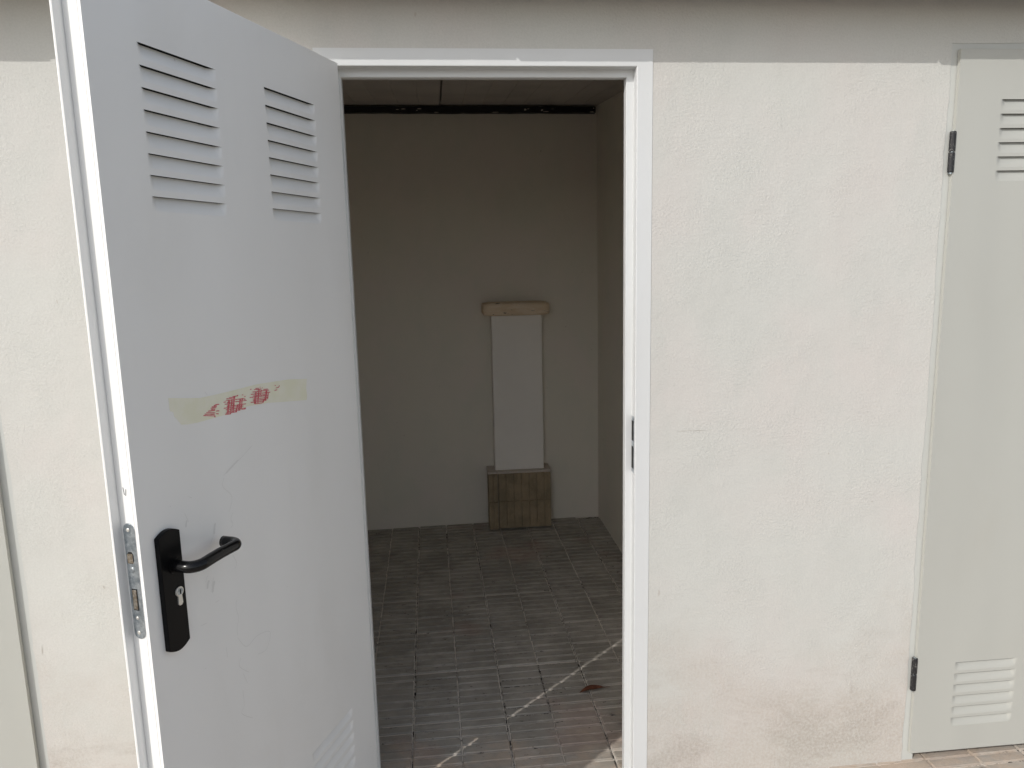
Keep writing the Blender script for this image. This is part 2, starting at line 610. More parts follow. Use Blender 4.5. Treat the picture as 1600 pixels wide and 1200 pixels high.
for k in range(-4, 5):
    x0 = JOINT0 + k * PANEL + 0.004
    x1 = JOINT0 + (k + 1) * PANEL - 0.004
    over = {1: 0.160, 0: 0.1555, -1: 0.1525}.get(k, 0.1555 + random.uniform(-.003, .003))
    o = part(roof_panel(x0, x1, -over), "roof_panel", M['roof'])
for k in range(-3, 5):  # added unseen strips that stop light leaking through the open joints
    x = JOINT0 + k * PANEL
    mb = MB()
    mb.prism([(x - .04, .0352), (x + .04, .0352), (x + .04, .045), (x - .04, .045)], lambda p, q, h: (p, h, roof_z(h) + q), -0.13, 2.6)
    part(mb, "joint_light_block", M['roof'])

# black steel beam under the roof at the back wall
bm_ = MB()
yb = lambda x: 2.2245 + 0.0205 * x
n = 40
top, bot = [], []
for i in range(n + 1):
    x = -0.655 + (0.868 + 0.655) * i / n
    bot.append((x, 2.262 + wobble(x, 0.0012, 2.0)))
    top.append((x, 2.2935))
bm_.prism(bot + top[::-1], lambda p, q, h: (p, yb(p) + h, q), -0.035, 0.0 + .03)
part(bm_, "steel_beam", M['beam'])


fk = MB()
for x, z, wd, ht in ((-.180, 2.2775, .020, .005), (-.150, 2.280, .030, .004), (-.066, 2.281, .034, .0045), (-.080, 2.273, .012, .004), (.02, 2.2635, .03, .0035), (.488, 2.277, .016, .012), (.505, 2.281, .018, .005), (.578, 2.275, .014, .012), (.60, 2.267, .040, .004), (.33, 2.264, .05, .003), (.848, 2.266, .03, .006), (.857, 2.285, .010, .008)):
    pts = []
    for i in range(9):
        a = 2 * math.pi * i / 9
        rr = random.uniform(.55, 1.0)
        pts.append((x + wd * .5 * rr * math.cos(a), z + ht * .5 * rr * math.sin(a)))
    fk.prism(pts, lambda p, q, h: (p, yb(p) + h, q), -.0372, -.0345)
tag(part(fk, "plaster_flecks", M['mortar']), kind="stuff")


def door_frame(xl, xr, zt, prof, mat):
    mb = MB()
    n = len(prof)
    for o_, y in prof:
        pass
    ring = lambda fx: [fx(o_, y) for o_, y in prof]
    v = ring(lambda o_, y: (xl - o_, y, 0.0)) + ring(lambda o_, y: (xl - o_, y, zt + o_)) + ring(lambda o_, y: (xr + o_, y, zt + o_)) + ring(lambda o_, y: (xr + o_, y, 0.0))
    f = [tuple(range(n)), tuple(range(4 * n - 1, 3 * n - 1, -1))]
    for s in range(3):
        for i in range(n):
            j = (i + 1) % n
            f.append((s * n + i, (s + 1) * n + i, (s + 1) * n + j, s * n + j))
    mb.add(v, f)
    return part(mb, "door_frame", mat)


XL, XR, ZT = -0.233, 0.501, 1.954
fr = door_frame(XL, XR, ZT, [(.040, -.0012), (.0022, -.0012), (.0007, -.0006), (0, .0008), (0, .031), (-.0165, .031), (-.018, .0325), (-.018, .055), (.015, .055), (.015, .0012), (.040, .0012)], M['frame'])
tag(fr, "white steel frame around the open doorway")
# strike plate let into the right jamb
sp_ = MB()
sp_.box(XR - 0.0008, XR + 0.001, 0.006, 0.030, 0.925, 1.078)
s_ = sp_.build("strike_plate", M['zinc'], fr)
for za, zb in ((1.012, 1.066), (0.936, 0.996)):
    q = MB()
    q.box(XR - 0.0014, XR + 0.0005, 0.010, 0.0275, za, zb)
    q.build("strike_slot", M['dark'], fr)

fr_r = door_frame(1.352, 2.045, 1.975, [(.060, .0016), (0, .0016), (0, .05), (.060, .05)], M['greyframe'])
tag(fr_r, "narrow pale grey frame half buried in plaster")
fr_l = door_frame(-1.80, -1.098, 1.975, [(.060, .0016), (0, .0016), (0, .05), (.060, .05)], M['greyframe'])
tag(fr_l, "narrow light grey frame half buried in plaster")


# ------------------------------------------------------------------ doors
def louvre_mesh(wd, ht, dep):
    """pressed-in louvre: flush along foot and ends, open slit along its top edge; local x across, z up, y into the leaf"""
    mb = MB()
    us = [0, .003, .006, .010, .016]
    us = us + [wd * .35, wd * .65] + [wd - a for a in us[::-1]]
    ts = [0, .15, .35, .6, .85, 1.0]
    v = []
    for tt in ts:
        for u in us:
            e = min(u, wd - u) / .016
            e = max(0, min(1, e)); e = e * e * (3 - 2 * e)
            r = tt * tt * (3 - 2 * tt) * .45 + tt * .55
            v.append((u, dep * r * e, ht * tt))
    n = len(us)
    f = [(a * n + i, a * n + i + 1, (a + 1) * n + i + 1, (a + 1) * n + i) for a in range(len(ts) - 1) for i in range(n - 1)]
    mb.add(v, f)
    return mb


def holed_sheet(mb, x0, x1, z0, z1, holes, fn, mi=0):
    xs = sorted({x0, x1} | {a for h in holes for a in h[:2]})
    zs = sorted({z0, z1} | {a for h in holes for a in h[2:]})
    idx = {}
    o = len(mb.v)
    for i, x in enumerate(xs):
        for k, z in enumerate(zs):
            idx[i, k] = o + i * len(zs) + k
            mb.v.append(fn(x, z))
    for i in range(len(xs) - 1):
        for k in range(len(zs) - 1):
            cx, cz = (xs[i] + xs[i + 1]) / 2, (zs[k] + zs[k + 1]) / 2
            if any(h[0] < cx < h[1] and h[2] < cz < h[3] for h in holes):
                continue
            mb.f.append((idx[i, k], idx[i + 1, k], idx[i + 1, k + 1], idx[i, k + 1]))
            mb.m.append(mi)


def hinge_barrel(parent, x, y, z0, z1, r=0.0078):
    mid = (z0 + z1) / 2
    for a, c_ in ((z0, mid - .0012), (mid + .0012, z1)):
        mb = MB()
        mb.tube([(x, y, a), (x, y, a + .0015), (x, y, c_ - .0015), (x, y, c_)], [r * .86, r, r, r * .86], 14)
        mb.build("hinge", M['hinge'], parent, smooth=False)
    mb = MB()
    mb.tube([(x, y, z0 - .004), (x, y, z1 + .001)], r * .55, 10)
    mb.build("hinge_pin", M['zinc'], parent)


def closed_door(name, x0, x1, hinge_left, label):
    """cream door hung flush; origin at the foot of its left edge"""
    d = empty(name, (x0, 0, 0))
    tag(d, label, "door", "closed cream doors")
    W = x1 - x0
    z0, z1 = 0.031, 1.996
    yF, yB = -0.0122, -0.0012
    holes = []
    cols = [(.119, .313), (W - .313, W - .119)]
    hts = .0265
    for k in range(6):
        for c0, c1 in cols:
            holes.append((c0, c1, 1.874 - .0354 * k - hts, 1.874 - .0354 * k))
            holes.append((c0, c1, .3125 - .0353 * k - hts, .3125 - .0353 * k))
    mb = MB()
    holed_sheet(mb, 0, W, z0, z1, holes, lambda x, z: (x, yF, z))
    r = .0012
    # turned edges of the overlay sheet and the hollow body behind
    mb.add([(0, yF, z0), (0, yF, z1), (0, yB, z1), (0, yB, z0)], [(0, 1, 2, 3)])
    mb.add([(W, yF, z0), (W, yB, z0), (W, yB, z1), (W, yF, z1)], [(0, 1, 2, 3)])
    mb.add([(0, yF, z1), (W, yF, z1), (W, yB, z1), (0, yB, z1)], [(0, 1, 2, 3)])
    mb.add([(0, yF, z0), (0, yB, z0), (W, yB, z0), (W, yF, z0)], [(0, 1, 2, 3)])
    a = .024
    mb.add([(0, yB, z0), (W, yB, z0), (W, yB, z1), (0, yB, z1), (a, yB, z0), (W - a, yB, z0), (W - a, yB, z1 - a), (a, yB, z1 - a)],
           [(0, 4, 5, 1), (1, 5, 6, 2), (2, 6, 7, 3), (3, 7, 4, 0)])
    yb = .030
    mb.add([(a, yB, z0), (W - a, yB, z0), (W - a, yB, z1 - a), (a, yB, z1 - a), (a, yb, z0), (W - a, yb, z0), (W - a, yb, z1 - a), (a, yb, z1 - a)],
           [(0, 4, 5, 1), (1, 5, 6, 2), (2, 6, 7, 3), (3, 7, 4, 0), (4, 7, 6, 5)])
    mb.build("leaf", M['cream'], d, fix=False)
    mb = MB()  # block coloured near-black, put in to paint the shade behind the louvre slits
    mb.box(a + .004, W - a - .004, yF + .0115, yb - .002, z0 + .01, z1 - a - .004)
    mb.build("slit_shade_block", M['dark'], d)
    lm = louvre_mesh(.194, hts, .0078).mesh("louvre", M['cream'], smooth=True)
    for h in holes:
        o = link("louvre", lm, d)
        o.location = (h[0], yF, h[2])
    hx = -.004 if hinge_left else W + .004
    for a_, b_ in ((.234, .335), (1.694, 1.796)):
        hinge_barrel(d, hx, -.0095, a_, b_)
    return d


rd = closed_door("metal_door", 1.3335, 2.0615, True, "closed cream metal door with black hinges at the right end of the wall")
ld = closed_door("metal_door", -1.820, -1.0905, True, "closed cream metal door at the left edge, mostly outside the view")

# the open door: local u from hinge edge to free edge along +x, local y = towards its outer face, z up
TH = math.radians(112.24)
DW = 0.7283
dH = Vector((-0.2155, -0.020, 0.0))
door = empty("open_door", dH)
# local x -> d, local y -> -n
dvec = Vector((math.cos(TH), -math.sin(TH), 0)); nvec = Vector((math.sin(TH), math.cos(TH), 0))
door.rotation_euler = (0, 0, math.atan2(dvec.y, dvec.x))
# rotated +y axis = (-dvec.y, dvec.x) must be -n or +n
SY = 1.0 if Vector((-dvec.y, dvec.x, 0)).dot(-nvec) > 0 else -1.0
tag(door, "white louvred metal door standing open, black lever handle and tape on it", "door")
Z0, Z1, TB = 0.030, 1.9552, 0.0330
F = lambda u, wv, z: (u, SY * wv, z)
LH = .0235
holes = []
for k in range(8):
    for c0, c1 in ((.112, .300), (.4425, .628)):
        holes.append((c0, c1, 1.842 - .0334 * k - LH, 1.842 - .0334 * k))
for k in range(6):
    for c0, c1 in ((.112, .300), (.4425, .628)):
        holes.append((c0, c1, .388 - .0336 * k - LH, .388 - .0336 * k))
mb = MB()
holed_sheet(mb, 0, DW, Z0, Z1, holes, lambda x, z: F(x, 0, z))
e1 = 0.0058
mb.add([F(DW, 0, Z0), F(DW, 0, Z1), F(DW, e1, Z1), F(DW, e1, Z0)], [(0, 1, 2, 3)])               # fold of the inner sheet on the free edge
mb.add([F(DW, e1, Z0), F(DW, e1, Z1), F(DW - .004, e1, Z1), F(DW - .004, e1, Z0)], [(0, 1, 2, 3)])
mb.add([F(DW - .004, e1 + .0007, Z0), F(DW - .004, e1 + .0007, Z1), F(DW, e1 + .0007, Z1), F(DW, e1 + .0007, Z0)], [(0, 1, 2, 3)])
mb.add([F(DW - .004, e1, Z0), F(DW - .004, e1, Z1), F(DW - .004, e1 + .0007, Z1), F(DW - .004, e1 + .0007, Z0)], [(0, 1, 2, 3)])
mb.add([F(DW, e1 + .0007, Z0), F(DW, e1 + .0007, Z1), F(DW, TB, Z1), F(DW, TB, Z0)], [(0, 1, 2, 3)])
# hinge side slopes back, top, foot
mb.add([F(0, 0, Z0), F(0, 0, Z1), F(.006, .004, Z1), F(.006, .004, Z0)], [(0, 1, 2, 3)])
mb.add([F(.006, .004, Z0), F(.006, .004, Z1), F(.025, TB, Z1), F(.025, TB, Z0)], [(0, 1, 2, 3)])
mb.add([F(0, 0, Z1), F(DW, 0, Z1), F(DW, TB, Z1), F(.025, TB, Z1), F(.006, .004, Z1)], [(0, 1, 2, 3, 4)])
mb.add([F(0, 0, Z0), F(DW, 0, Z0), F(DW, TB, Z0), F(.025, TB, Z0), F(.006, .004, Z0)], [(4, 3, 2, 1, 0)])
leaf = mb.build("leaf", M['white'], door, fix=False)
mb = MB()  # near-black block added between the skins so the louvre slits look shaded
mb.box(.03, DW - .006, SY * .0125, SY * .0315, Z0 + .004, Z1 - .004)
mb.build("slit_shade_block", M['dark'], door)
# outer skin with its lip past the free edge and the top
LIP = 0.019
mb = MB()
mb.box(0.029, DW + LIP, SY * (TB + .0002), SY * (TB + .0024), Z0 - .005, Z1 + .018)
mb.build("outer_skin", M['white'], door)
mb = MB()  # folded hem along the lip
mb.box(DW + .0045, DW + LIP - .0004, SY * (TB - .0012), SY * (TB + .0001), Z0 - .004, Z1 + .016)
mb.build("lip_hem", M['white'], door)
lm = louvre_mesh(.188, LH, .0092)
lm.v = [(x, SY * y, z) for x, y, z in lm.v]
lm2 = louvre_mesh(.1855, LH, .0092)
lm2.v = [(x, SY * y, z) for x, y, z in lm2.v]
lma = lm.mesh("louvre", M['white'], smooth=True)
lmb = lm2.mesh("louvre", M['white'], smooth=True)
for h in holes:
    o = link("louvre", lma if h[0] < .3 else lmb, door)
    o.location = (h[0], 0, h[2])

# hinges of the open door (they sit in the gap at the jamb)
for a_, b_ in ((.264, .335), (1.694, 1.796)):
    hinge_barrel(door, *(Matrix.Rotation(-door.rotation_euler.z, 3, 'Z') @ (Vector((-0.2425, -0.0125, 0)) - dH)).xy, a_, b_)

# handle plate
PU0, PU1, PZ0, PZ1 = .6495, .6985, .8585, 1.0565
pts = [(PU0, PZ0)]
for i in range(1, 10):
    s = i / 10
    pts.append((PU0 + (PU1 - PU0) * s, PZ0 - .0085 * math.sin(math.pi * s)))
pts += [(PU1, PZ0), (PU1, PZ1)]
for i in range(1, 10):
    s = i / 10
    pts.append((PU1 + (PU0 - PU1) * s, PZ1 + .0085 * math.sin(math.pi * s)))
pts.append((PU0, PZ1))
mb = MB()
mb.prism(pts, lambda p, q, h: F(p, h, q), -.0095, .0005)
plate = mb.build("handle_plate", M['black'], door, bevel=.0013)
# lever: out of the plate, along the door, hooked back at its end
U_S, Z_S = .6705, 1.0005
path = []
R1 = .020
path += [(U_S, -.007), (U_S, -.020)]
OUTW = -.054
for i in range(9):
    a = math.pi / 2 * i / 8
    path.append((U_S - R1 * (1 - math.cos(a)), OUTW + R1 - R1 * math.sin(a)))
for s in (.25, .5, .75):
    path.append((U_S - R1 - (.096 - .016) * s, OUTW))
UE = .556
R2 = .017
for i in range(9):
    a = math.pi / 2 * i / 8
    path.append((UE + R2 - R2 * math.sin(a), OUTW + R2 - R2 * math.cos(a)))
path += [(UE, -.026), (UE, -.018)]
mb = MB()
mb.tube([F(u, wv, Z_S + .002 * math.sin((U_S - u) / .115 * math.pi)) for u, wv in path], .0101, 20)
lev = mb.build("lever", M['lever'], door, smooth=False)
for p in lev.data.polygons:
    p.use_smooth = len(p.vertices) == 4
mb = MB()
mb.tube([F(U_S, -.0092, Z_S), F(U_S, -.0135, Z_S)], .0125, 24)
mb.build("lever_rose", M['black'], door)
# euro cylinder
def keyhole(r, tail, wd):
    pt = []
    for i in range(19):
        a = math.radians(-60 + 300 * i / 18)
        pt.append((r * math.cos(a), r * math.sin(a)))
    pt += [(-wd, -tail + wd * .6), (-wd * .5, -tail), (wd * .5, -tail), (wd, -tail + wd * .6)]
    return pt
CU, CZ = .6655, .9525
mb = MB()
mb.prism([(CU + p, CZ + q) for p, q in keyhole(.0086, .0245, .0052)], lambda p, q, h: F(p, h, q), -.0122, -.005)
cyl = mb.build("lock_cylinder", M['nickel'], plate, bevel=.0006)
mb = MB()
mb.tube([F(CU, -.0121, CZ), F(CU, -.0128, CZ)], .0062, 20)
mb.build("cylinder_plug", M['zinc'], plate)
mb = MB()
mb.box(CU - .0011, CU + .0011, SY * -.0134, SY * -.0126, CZ - .0042, CZ + .0042)
mb.build("key_slot", M['dark'], plate)

# forend of the lock on the free edge
LZ0, LZ1, LC, LR = .8955, 1.0935, .0178, .0105
def stadium(c, z0, z1, r, n=10):
    p = []
    for i in range(n + 1):
        a = math.pi * i / n
        p.append((c + r * math.cos(a), z1 - r + r * math.sin(a)))
    for i in range(n + 1):
        a = math.pi + math.pi * i / n
        p.append((c + r * math.cos(a), z0 + r + r * math.sin(a)))
    return p
mb = MB()
mb.prism(stadium(LC, LZ0, LZ1, LR), lambda p, q, h: F(h, p, q), DW - .0005, DW + .0016)
lockp = mb.build("lock_plate", M['zinc'], door, bevel=.0004)
mb = MB(); mb.prism(stadium(LC + .0015, 1.0245, 1.0465, .0062, 3), lambda p, q, h: F(h, p, q), DW + .0015, DW + .0019)
mb.build("latch_opening", M['dark'], lockp)
mb = MB()
mb.add([F(DW + .0017, LC - .004, 1.0265), F(DW + .0017, LC + .0065, 1.0265), F(DW + .0034, LC + .0065, 1.0265), F(DW + .0017, LC - .004, 1.0425), F(DW + .0017, LC + .0065, 1.0425), F(DW + .0034, LC + .0065, 1.0425)],
       [(0, 1, 2), (3, 5, 4), (0, 3, 4, 1), (1, 4, 5, 2), (2, 5, 3, 0)])
mb.build("latch", M['latch'], lockp)
mb = MB(); mb.box(DW + .0015, DW + .002, SY * (LC - .0045), SY * (LC + .0062), .9455, .9825)
mb.build("bolt_opening", M['dark'], lockp)
mb = MB(); mb.box(DW + .0016, DW + .0032, SY * (LC - .003), SY * (LC + .0046), .9475, .9805)
mb.build("bolt", M['latch'], lockp, bevel=.0005)
for zz, rr in ((1.0825, .0033), (.9062, .0033), (1.0145, .0050), (.932, .0028)):
    mb = MB(); mb.tube([F(DW + .0012, LC + .001, zz), F(DW + .0021, LC + .001, zz), F(DW + .0026, LC + .001, zz)], [rr, rr, rr * .6], 14)
    mb.build("screw", M['nickel'] if rr < .004 else M['zinc'], lockp)


# hairline marks on the leaf
def ribbon(mb, pts, wd, off):
    pts = [Vector((p[0], p[1])) for p in pts]
    o = len(mb.v)
    for i, p in enumerate(pts):
        d = (pts[min(i + 1, len(pts) - 1)] - pts[max(i - 1, 0)]).normalized()
        s = Vector((-d.y, d.x)) * wd * (.5 if 0 < i < len(pts) - 1 else .15)
        for sg in (1, -1):
            q = p + s * sg
            mb.v.append(F(q.x, -off, q.y))
    for i in range(len(pts) - 1):
        mb.f.append((o + 2 * i, o + 2 * i + 1, o + 2 * i + 3, o + 2 * i + 2)); mb.m.append(0)


def dense(pts, n=6):
    """Catmull-Rom through the points"""
    P = [pts[0]] + list(pts) + [pts[-1]]
    r = []
    for i in range(1, len(P) - 2):
        for k in range(n):
            s = k / n
            r.append(tuple(.5 * (2 * P[i][a] + (P[i + 1][a] - P[i - 1][a]) * s + (2 * P[i - 1][a] - 5 * P[i][a] + 4 * P[i + 1][a] - P[i + 2][a]) * s * s + (3 * P[i][a] - P[i - 1][a] - 3 * P[i + 1][a] + P[i + 2][a]) * s ** 3) for a in (0, 1)))
    r.append(tuple(pts[-1]))
    return r


SCUFF = [[(0.5173, 0.7895), (0.4937, 0.7582), (0.457, 0.7628), (0.4171, 0.7495), (0.4323, 0.7204), (0.462, 0.7243)], [(0.5128, 0.7451), (0.5183, 0.7293), (0.4924, 0.7026)], [(0.5104, 0.7106), (0.4999, 0.683)], [(0.5157, 0.6805), (0.5151, 0.6467), (0.5239, 0.6331), (0.4922, 0.6031)], [(0.5506, 0.7887), (0.5504, 0.7658)],
         [(0.5092, 0.8645), (0.5141, 0.8498), (0.5089, 0.8245), (0.5162, 0.8109), (0.5161, 0.7923)], [(0.6127, 0.8611), (0.5939, 0.8584)], [(0.5694, 0.8857), (0.5579, 0.885)], [(0.6244, 1.0762), (0.616, 1.057)], [(0.5677, 0.999), (0.5542, 1.0152), (0.5511, 1.0246)], [(0.5825, 0.944), (0.5894, 0.9338)], [(0.5668, 0.9346), (0.5745, 0.9192)],
         [(0.4981, 1.0358), (0.5065, 1.0249), (0.5024, 1.0125), (0.51, 1.007)], [(0.5107, 0.9549), (0.501, 0.9342), (0.5083, 0.926)], [(0.5184, 1.1114), (0.4714, 1.1281), (0.4254, 1.1468)], [(0.5153, 1.108), (0.5209, 1.0925), (0.4986, 1.0656), (0.5095, 1.039)], [(0.6115, 1.1016), (0.6026, 1.0965)], [(0.5458, 1.2752), (0.5401, 1.2672)]]
mb = MB()
for s in SCUFF:
    ribbon(mb, dense(s), .0011, .00025)
for u, z, du, dz, wd in ((.566, .927, .008, -.02, .006), (.580, .934, .006, -.014, .005), (.556, 1.012, -.006, .02, .005), (.47, 1.13, .04, -.016, .004), (.62, 1.062, .004, -.012, .004)):
    ribbon(mb, dense([(u, z), (u + du * .5 + .001, z + dz * .5), (u + du, z + dz)], 4), wd, .00022)
tag(mb.build("scuff_marks", M['scuff'], door, fix=False), kind="stuff")
for a, b_ in (((.0205, 1.1525), (.0190, 1.1405)), ((.0150, 1.1500), (.0165, 1.1390))):
    mb = MB()
    p = Vector(a); q = Vector(b_); s = Vector((.0007, 0))
    mb.add([F(DW + .0003, (p + s).x, p.y), F(DW + .0003, (p - s).x, p.y), F(DW + .0003, (q - s).x, q.y), F(DW + .0003, (q + s).x, q.y)], [(0, 1, 2, 3)])
    mb.build("pen_mark", M['marker'], leaf, fix=False)

# ------------------------------------------------------------------ tape on the door
TAPE = [(0.6354, 1.2802), (0.6348, 1.2579), (0.6272, 1.2546), (0.6254, 1.2462), (0.6189, 1.2394), (0.6115, 1.2297), (0.5954, 1.2267), (0.572, 1.2247), (0.4963, 1.2231), (0.4308, 1.226), (0.3639, 1.2204), (0.2913, 1.2095), (0.224, 1.2), (0.221, 1.2107), (0.2231, 1.2274), (0.2175, 1.2462), (0.2855, 1.2559), (0.3929, 1.2637), (0.4879, 1.2643), (0.5585, 1.2663), (0.5968, 1.2731)]
TU, TZ = .42, 1.24
tape = empty("masking_tape", dH + dvec * TU + Vector((0, 0, TZ)))
tape.rotation_euler = door.rotation_euler
tag(tape, "strip of yellowish masking tape with red print stuck across the open door", "tape")
mb = MB()
mb.prism([(u - TU, z - TZ) for u, z in TAPE], lambda p, q, h: F(p, h, q), -.0006, -.0002)
mb.build("tape_strip", M['tape'], tape)
STROKES = [[(0.5561,1.2331),(0.525,1.2259),(0.5247,1.2276),(0.5558,1.2348)],[(0.5526,1.235),(0.5261,1.2289),(0.5258,1.2307),(0.5523,1.2367)],[(0.548,1.2367),(0.5243,1.2313),(0.524,1.2331),(0.5477,1.2384)],[(0.5429,1.2383),(0.5241,1.2358),(0.5242,1.2376),(0.5429,1.2401)],[(0.535,1.2394),(0.5239,1.2379),(0.5239,1.2397),(0.535,1.2412)],[(0.5354,1.2421),(0.5201,1.2402),(0.5202,1.242),(0.5355,1.2439)],[(0.5324,1.244),(0.5184,1.2422),(0.5185,1.244),(0.5324,1.2458)],[(0.5266,1.2454),(0.5182,1.2443),(0.5182,1.2461),(0.5266,1.2472)],[(0.5228,1.2462),(0.5115,1.2448),(0.5115,1.2466),(0.5228,1.248)],[(0.5221,1.2343),(0.513,1.2331),(0.513,1.2349),(0.5221,1.2361)],[(0.5228,1.2296),(0.5156,1.2279),(0.5153,1.2297),(0.5225,1.2313)],[(0.528,1.2249),(0.5247,1.2241),(0.5244,1.2259),(0.5277,1.2266)],[(0.4728,1.2524),(0.4573,1.2507),(0.4574,1.2523),(0.4729,1.2539)],[(0.4829,1.2516),(0.467,1.25),(0.4671,1.2515),(0.4829,1.2532)],[(0.491,1.2512),(0.4656,1.2485),(0.4657,1.2501),(0.4911,1.2527)],[(0.4929,1.2482),(0.4382,1.2423),(0.4383,1.2439),(0.4929,1.2497)],[(0.4996,1.2465),(0.4932,1.2458),(0.4932,1.2474),(0.4997,1.2481)],[(0.4905,1.2438),(0.4324,1.2374),(0.4325,1.239),(0.4905,1.2454)],[(0.4966,1.242),(0.4684,1.2388),(0.4685,1.2404),(0.4967,1.2436)],[(0.4613,1.2342),(0.4348,1.2311),(0.4349,1.2328),(0.4614,1.2358)],[(0.4913,1.2371),(0.4459,1.2318),(0.446,1.2334),(0.4914,1.2386)],[(0.5005,1.2353),(0.4432,1.2286),(0.4433,1.2302),(0.5005,1.2369)],[(0.4484,1.2246),(0.4359,1.2231),(0.436,1.2247),(0.4485,1.2262)],[(0.495,1.2315),(0.4483,1.2259),(0.4484,1.2275),(0.4951,1.2331)],[(0.4486,1.223),(0.4377,1.2217),(0.4378,1.2233),(0.4487,1.2246)],[(0.4926,1.2275),(0.4534,1.2227),(0.4535,1.2243),(0.4927,1.229)],[(0.4959,1.2252),(0.463,1.2211),(0.4631,1.2227),(0.496,1.2267)],[(0.4985,1.2231),(0.4814,1.221),(0.4815,1.2226),(0.4986,1.2247)],[(0.4605,1.2521),(0.4565,1.2517),(0.4566,1.2533),(0.4606,1.2537)],[(0.4451,1.2503),(0.441,1.2499),(0.4411,1.2515),(0.4452,1.2519)],[(0.4393,1.2462),(0.4345,1.2457),(0.4346,1.2473),(0.4394,1.2478)],[(0.4409,1.241),(0.4352,1.2404),(0.4353,1.242),(0.441,1.2426)],[(0.4855,1.2497),(0.4936,1.2247),(0.4886,1.2233),(0.4805,1.2484)],[(0.4766,1.249),(0.4849,1.2228),(0.4815,1.2219),(0.4733,1.2481)],[(0.4697,1.2537),(0.4785,1.2235),(0.4738,1.2223),(0.465,1.2525)],[(0.4626,1.2346),(0.469,1.2238),(0.4649,1.2222),(0.4585,1.2331)],[(0.4532,1.2447),(0.4609,1.224),(0.4561,1.2226),(0.4484,1.2434)],[(0.4459,1.2453),(0.4536,1.2245),(0.4506,1.2236),(0.4428,1.2445)],[(0.4022,1.2555),(0.3922,1.2545),(0.3923,1.2562),(0.4023,1.2571)],[(0.4074,1.2539),(0.3841,1.2516),(0.3842,1.2533),(0.4075,1.2555)],[(0.3775,1.2491),(0.362,1.2476),(0.3621,1.2493),(0.3776,1.2508)],[(0.4128,1.2503),(0.3588,1.2448),(0.3589,1.2465),(0.4129,1.2519)],[(0.4182,1.2465),(0.3548,1.2399),(0.355,1.2416),(0.4183,1.2481)],[(0.4122,1.2423),(0.3685,1.2377),(0.3687,1.2394),(0.4123,1.2439)],[(0.4228,1.2412),(0.3619,1.2346),(0.362,1.2363),(0.4229,1.2428)],[(0.413,1.2362),(0.3659,1.231),(0.366,1.2327),(0.4131,1.2379)],[(0.4134,1.2332),(0.3697,1.2283),(0.3698,1.23),(0.4135,1.2348)],[(0.4209,1.2311),(0.377,1.2261),(0.3771,1.2278),(0.421,1.2327)],[(0.4093,1.2262),(0.3843,1.2233),(0.3844,1.2249),(0.4094,1.2278)],[(0.4195,1.2568),(0.415,1.2564),(0.4151,1.258),(0.4196,1.2584)],[(0.3886,1.2559),(0.3863,1.2556),(0.3864,1.2573),(0.3888,1.2575)],[(0.3818,1.2532),(0.3798,1.253),(0.3799,1.2547),(0.3819,1.2549)],[(0.4039,1.2501),(0.4108,1.2275),(0.4052,1.226),(0.3983,1.2488)],[(0.3937,1.2535),(0.401,1.2276),(0.3968,1.2266),(0.3894,1.2525)],[(0.3856,1.2512),(0.3909,1.2416),(0.3877,1.2405),(0.3824,1.2501)],[(0.3798,1.2313),(0.3847,1.2248),(0.3812,1.2233),(0.3762,1.2298)],[(0.3701,1.2474),(0.3768,1.2273),(0.3711,1.2258),(0.3643,1.2459)],[(0.3622,1.2427),(0.3682,1.2289),(0.3653,1.228),(0.3593,1.2419)],[(0.3395,1.2518),(0.3354,1.2502),(0.3345,1.2514),(0.3386,1.2529)],[(0.3233,1.2496),(0.3274,1.2459),(0.3254,1.245),(0.3213,1.2486)],[(0.3258,1.2465),(0.3357,1.2468),(0.3353,1.2454),(0.3255,1.245)],[(0.3413,1.241),(0.3315,1.2408),(0.3319,1.2423),(0.3417,1.2425)]]
mb = MB()
for q in STROKES:
    mb.add([F(u - TU, -.0008, z - TZ) for u, z in q], [(0, 1, 2, 3)])
# every stroke a hair apart in height so that crossing strokes never share a plane
for i in range(len(STROKES)):
    for k in range(4):
        x, y, z = mb.v[i * 4 + k]
        mb.v[i * 4 + k] = (x, SY * -(.0008 + .000012 * i), z)
ink = mb.build("red_print", M['ink'], tape, fix=False)

# ------------------------------------------------------------------ tiled stub pillar against the back wall
PX, PY = 0.407, 2.232
pil = empty("tiled_pillar", (PX, PY, 0))
tag(pil, "short white pillar with tan stone cap and brown tiled foot against the back wall", "pillar")


def ppart(mb, name, mats, **kw):
    o = mb.build(name, mats, pil, **kw)
    o.data.transform(Matrix.Translation((-PX, -PY, 0)))
    return o


mb = MB(); mb.box(.250, .570, 2.113, 2.236, 0.004, .326)
ppart(mb, "foot_core", M['mortar'])


def ribbed_tile(x0, x1, z0, z1, y, first):
    """tile set on edge: upright bars in two rows"""
    mb = MB()
    mb.box(x0, x1, y, y + .017, z0, z1)
    zm = z0 + (z1 - z0) * .5
    p = .0425
    k = 0
    x = x0 - first
    while x < x1 - .006:
        a, b_ = max(x + .004, x0 + .001), min(x + p - .004, x1 - .001)
        if b_ - a > .006:
            for za, zb in ((z0 + .004, zm - .004), (zm + .004, z1 - .004)):
                e = .0022
                v = [(a, y - .0055, za), (b_, y - .0055, za), (b_, y - .0055, zb), (a, y - .0055, zb), (a - e * .4, y + .0003, za - e), (b_ + e * .4, y + .0003, za - e), (b_ + e * .4, y + .0003, zb + e), (a - e * .4, y + .0003, zb + e)]
                mb.add(v, [(0, 1, 2, 3), (0, 4, 5, 1), (1, 5, 6, 2), (2, 6, 7, 3), (3, 7, 4, 0)])
        x += p
    return mb


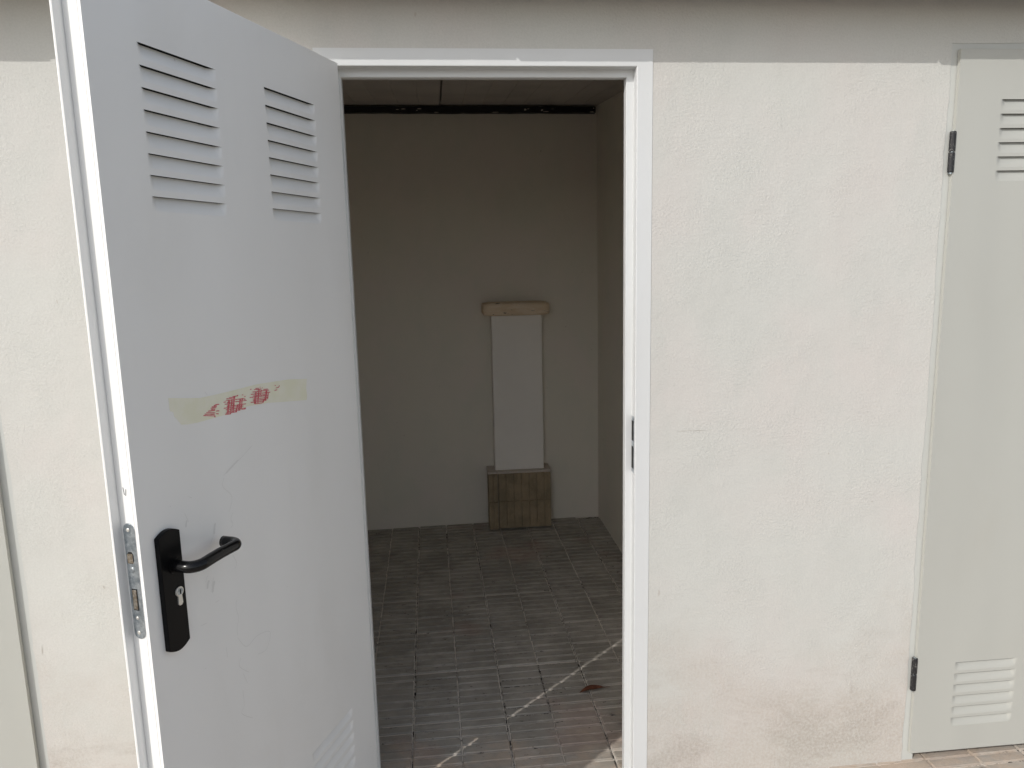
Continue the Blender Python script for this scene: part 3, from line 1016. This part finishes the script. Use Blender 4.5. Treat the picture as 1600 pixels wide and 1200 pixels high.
ppart(ribbed_tile(.2345, .2845, .006, .327, 2.0945, .02), "base_tile", M['basetile'])
ppart(ribbed_tile(.2875, .5815, .010, .329, 2.0955, 0.0), "base_tile", M['basetile'])
mb = MB(); mb.box(.2350, .249, 2.1135, 2.236, .004, .327)
ppart(mb, "base_tile", M['basetile'])
mb = MB(); mb.box(.5705, .5835, 2.1135, 2.236, .006, .328)
ppart(mb, "base_tile", M['basetile'])
# mortar bed with a broken front edge
pts = [(.231, 2.236), (.231, 2.094)]
for i in range(1, 30):
    x = .231 + (.584 - .231) * i / 30
    pts.append((x, 2.0925 + wobble(x * 1.7, .0016, 3.0) + (.006 if .245 < x < .285 else 0)))
pts += [(.584, 2.094), (.584, 2.236)]
mb = MB(); mb.prism(pts, lambda p, q, h: (p, q, h), .3275, .3385)
ppart(mb, "mortar_bed", M['mortar'])
mb = MB(); mb.box(.2752, .5490, 2.128, 2.236, .338, 1.203)
ppart(mb, "shaft", M['shaft'], bevel=.003)
# stone cap with worn edges
mb = MB(); mb.box(.2285, .5890, 2.088, 2.240, 1.2015, 1.2715)
me = mb.mesh("cap", M['stone'])
bm = bmesh.new(); bm.from_mesh(me)
bmesh.ops.subdivide_edges(bm, edges=bm.edges[:], cuts=9, use_grid_fill=True)
cx, cy, cz = .40875, 2.164, 1.2365
for v in bm.verts:
    hx, hy, hz, r = .18025, .076, .035, .018
    dx, dy, dz = v.co.x - cx, v.co.y - cy, v.co.z - cz
    ix, iz = max(-hx + r, min(hx - r, dx)), max(-hz + r, min(hz - r, dz))
    iy = max(-hy + r, min(hy - r, dy))
    q = Vector((dx - ix, dy - iy, dz - iz))
    if q.length > 1e-6 and sum(abs(c_) > 1e-6 for c_ in q) > 1:
        q = q.normalized() * r
    v.co = Vector((cx + ix, cy + iy, cz + iz)) + q
    v.co += Vector((random.uniform(-1, 1), random.uniform(-1, 1), random.uniform(-1, 1))) * .0009
bm.to_mesh(me); bm.free()
me.polygons.foreach_set("use_smooth", [True] * len(me.polygons))
me.transform(Matrix.Translation((-PX, -PY, 0)))
link("stone_cap", me, pil)

# ------------------------------------------------------------------ dry leaf on the floor
n = 14
mb = MB()
for i in range(n + 1):
    s = i / n
    wd = .0085 * (math.sin(math.pi * min(1, s * 1.02)) ** .8) * (1.15 - .5 * abs(s - .6)) + .0004
    z = .002 + .002 * math.sin(math.pi * s) + .0022 * math.sin(5 * s) ** 2
    x = -.036 + .066 * s
    y = .006 * math.sin(2.6 * s)
    for k, ww in enumerate((-1, -.5, 0, .5, 1)):
        mb.v.append((x, y + wd * ww, z + abs(ww) * wd * .75))
for i in range(n):
    for k in range(4):
        mb.f.append((i * 5 + k, (i + 1) * 5 + k, (i + 1) * 5 + k + 1, i * 5 + k + 1)); mb.m.append(0)
lf = empty("dry_leaf", (.487, .478, 0))
lf.rotation_euler = (0, 0, math.radians(8))
lf.scale = (1.45, 1.35, 0.9)
tag(lf, "curled brown dry leaf lying on the tiled floor inside the doorway", "leaf")
bl = mb.build("blade", M['leaf'], lf, smooth=True, fix=False)
sm = bl.modifiers.new("thick", 'SOLIDIFY'); sm.thickness = .0004
mb = MB()
mb.tube([(.029, .003, .0045), (.036, .0035, .0035), (.043, .003, .002)], [.0008, .0007, .0005], 6)
mb.build("stem", M['leaf'], lf)
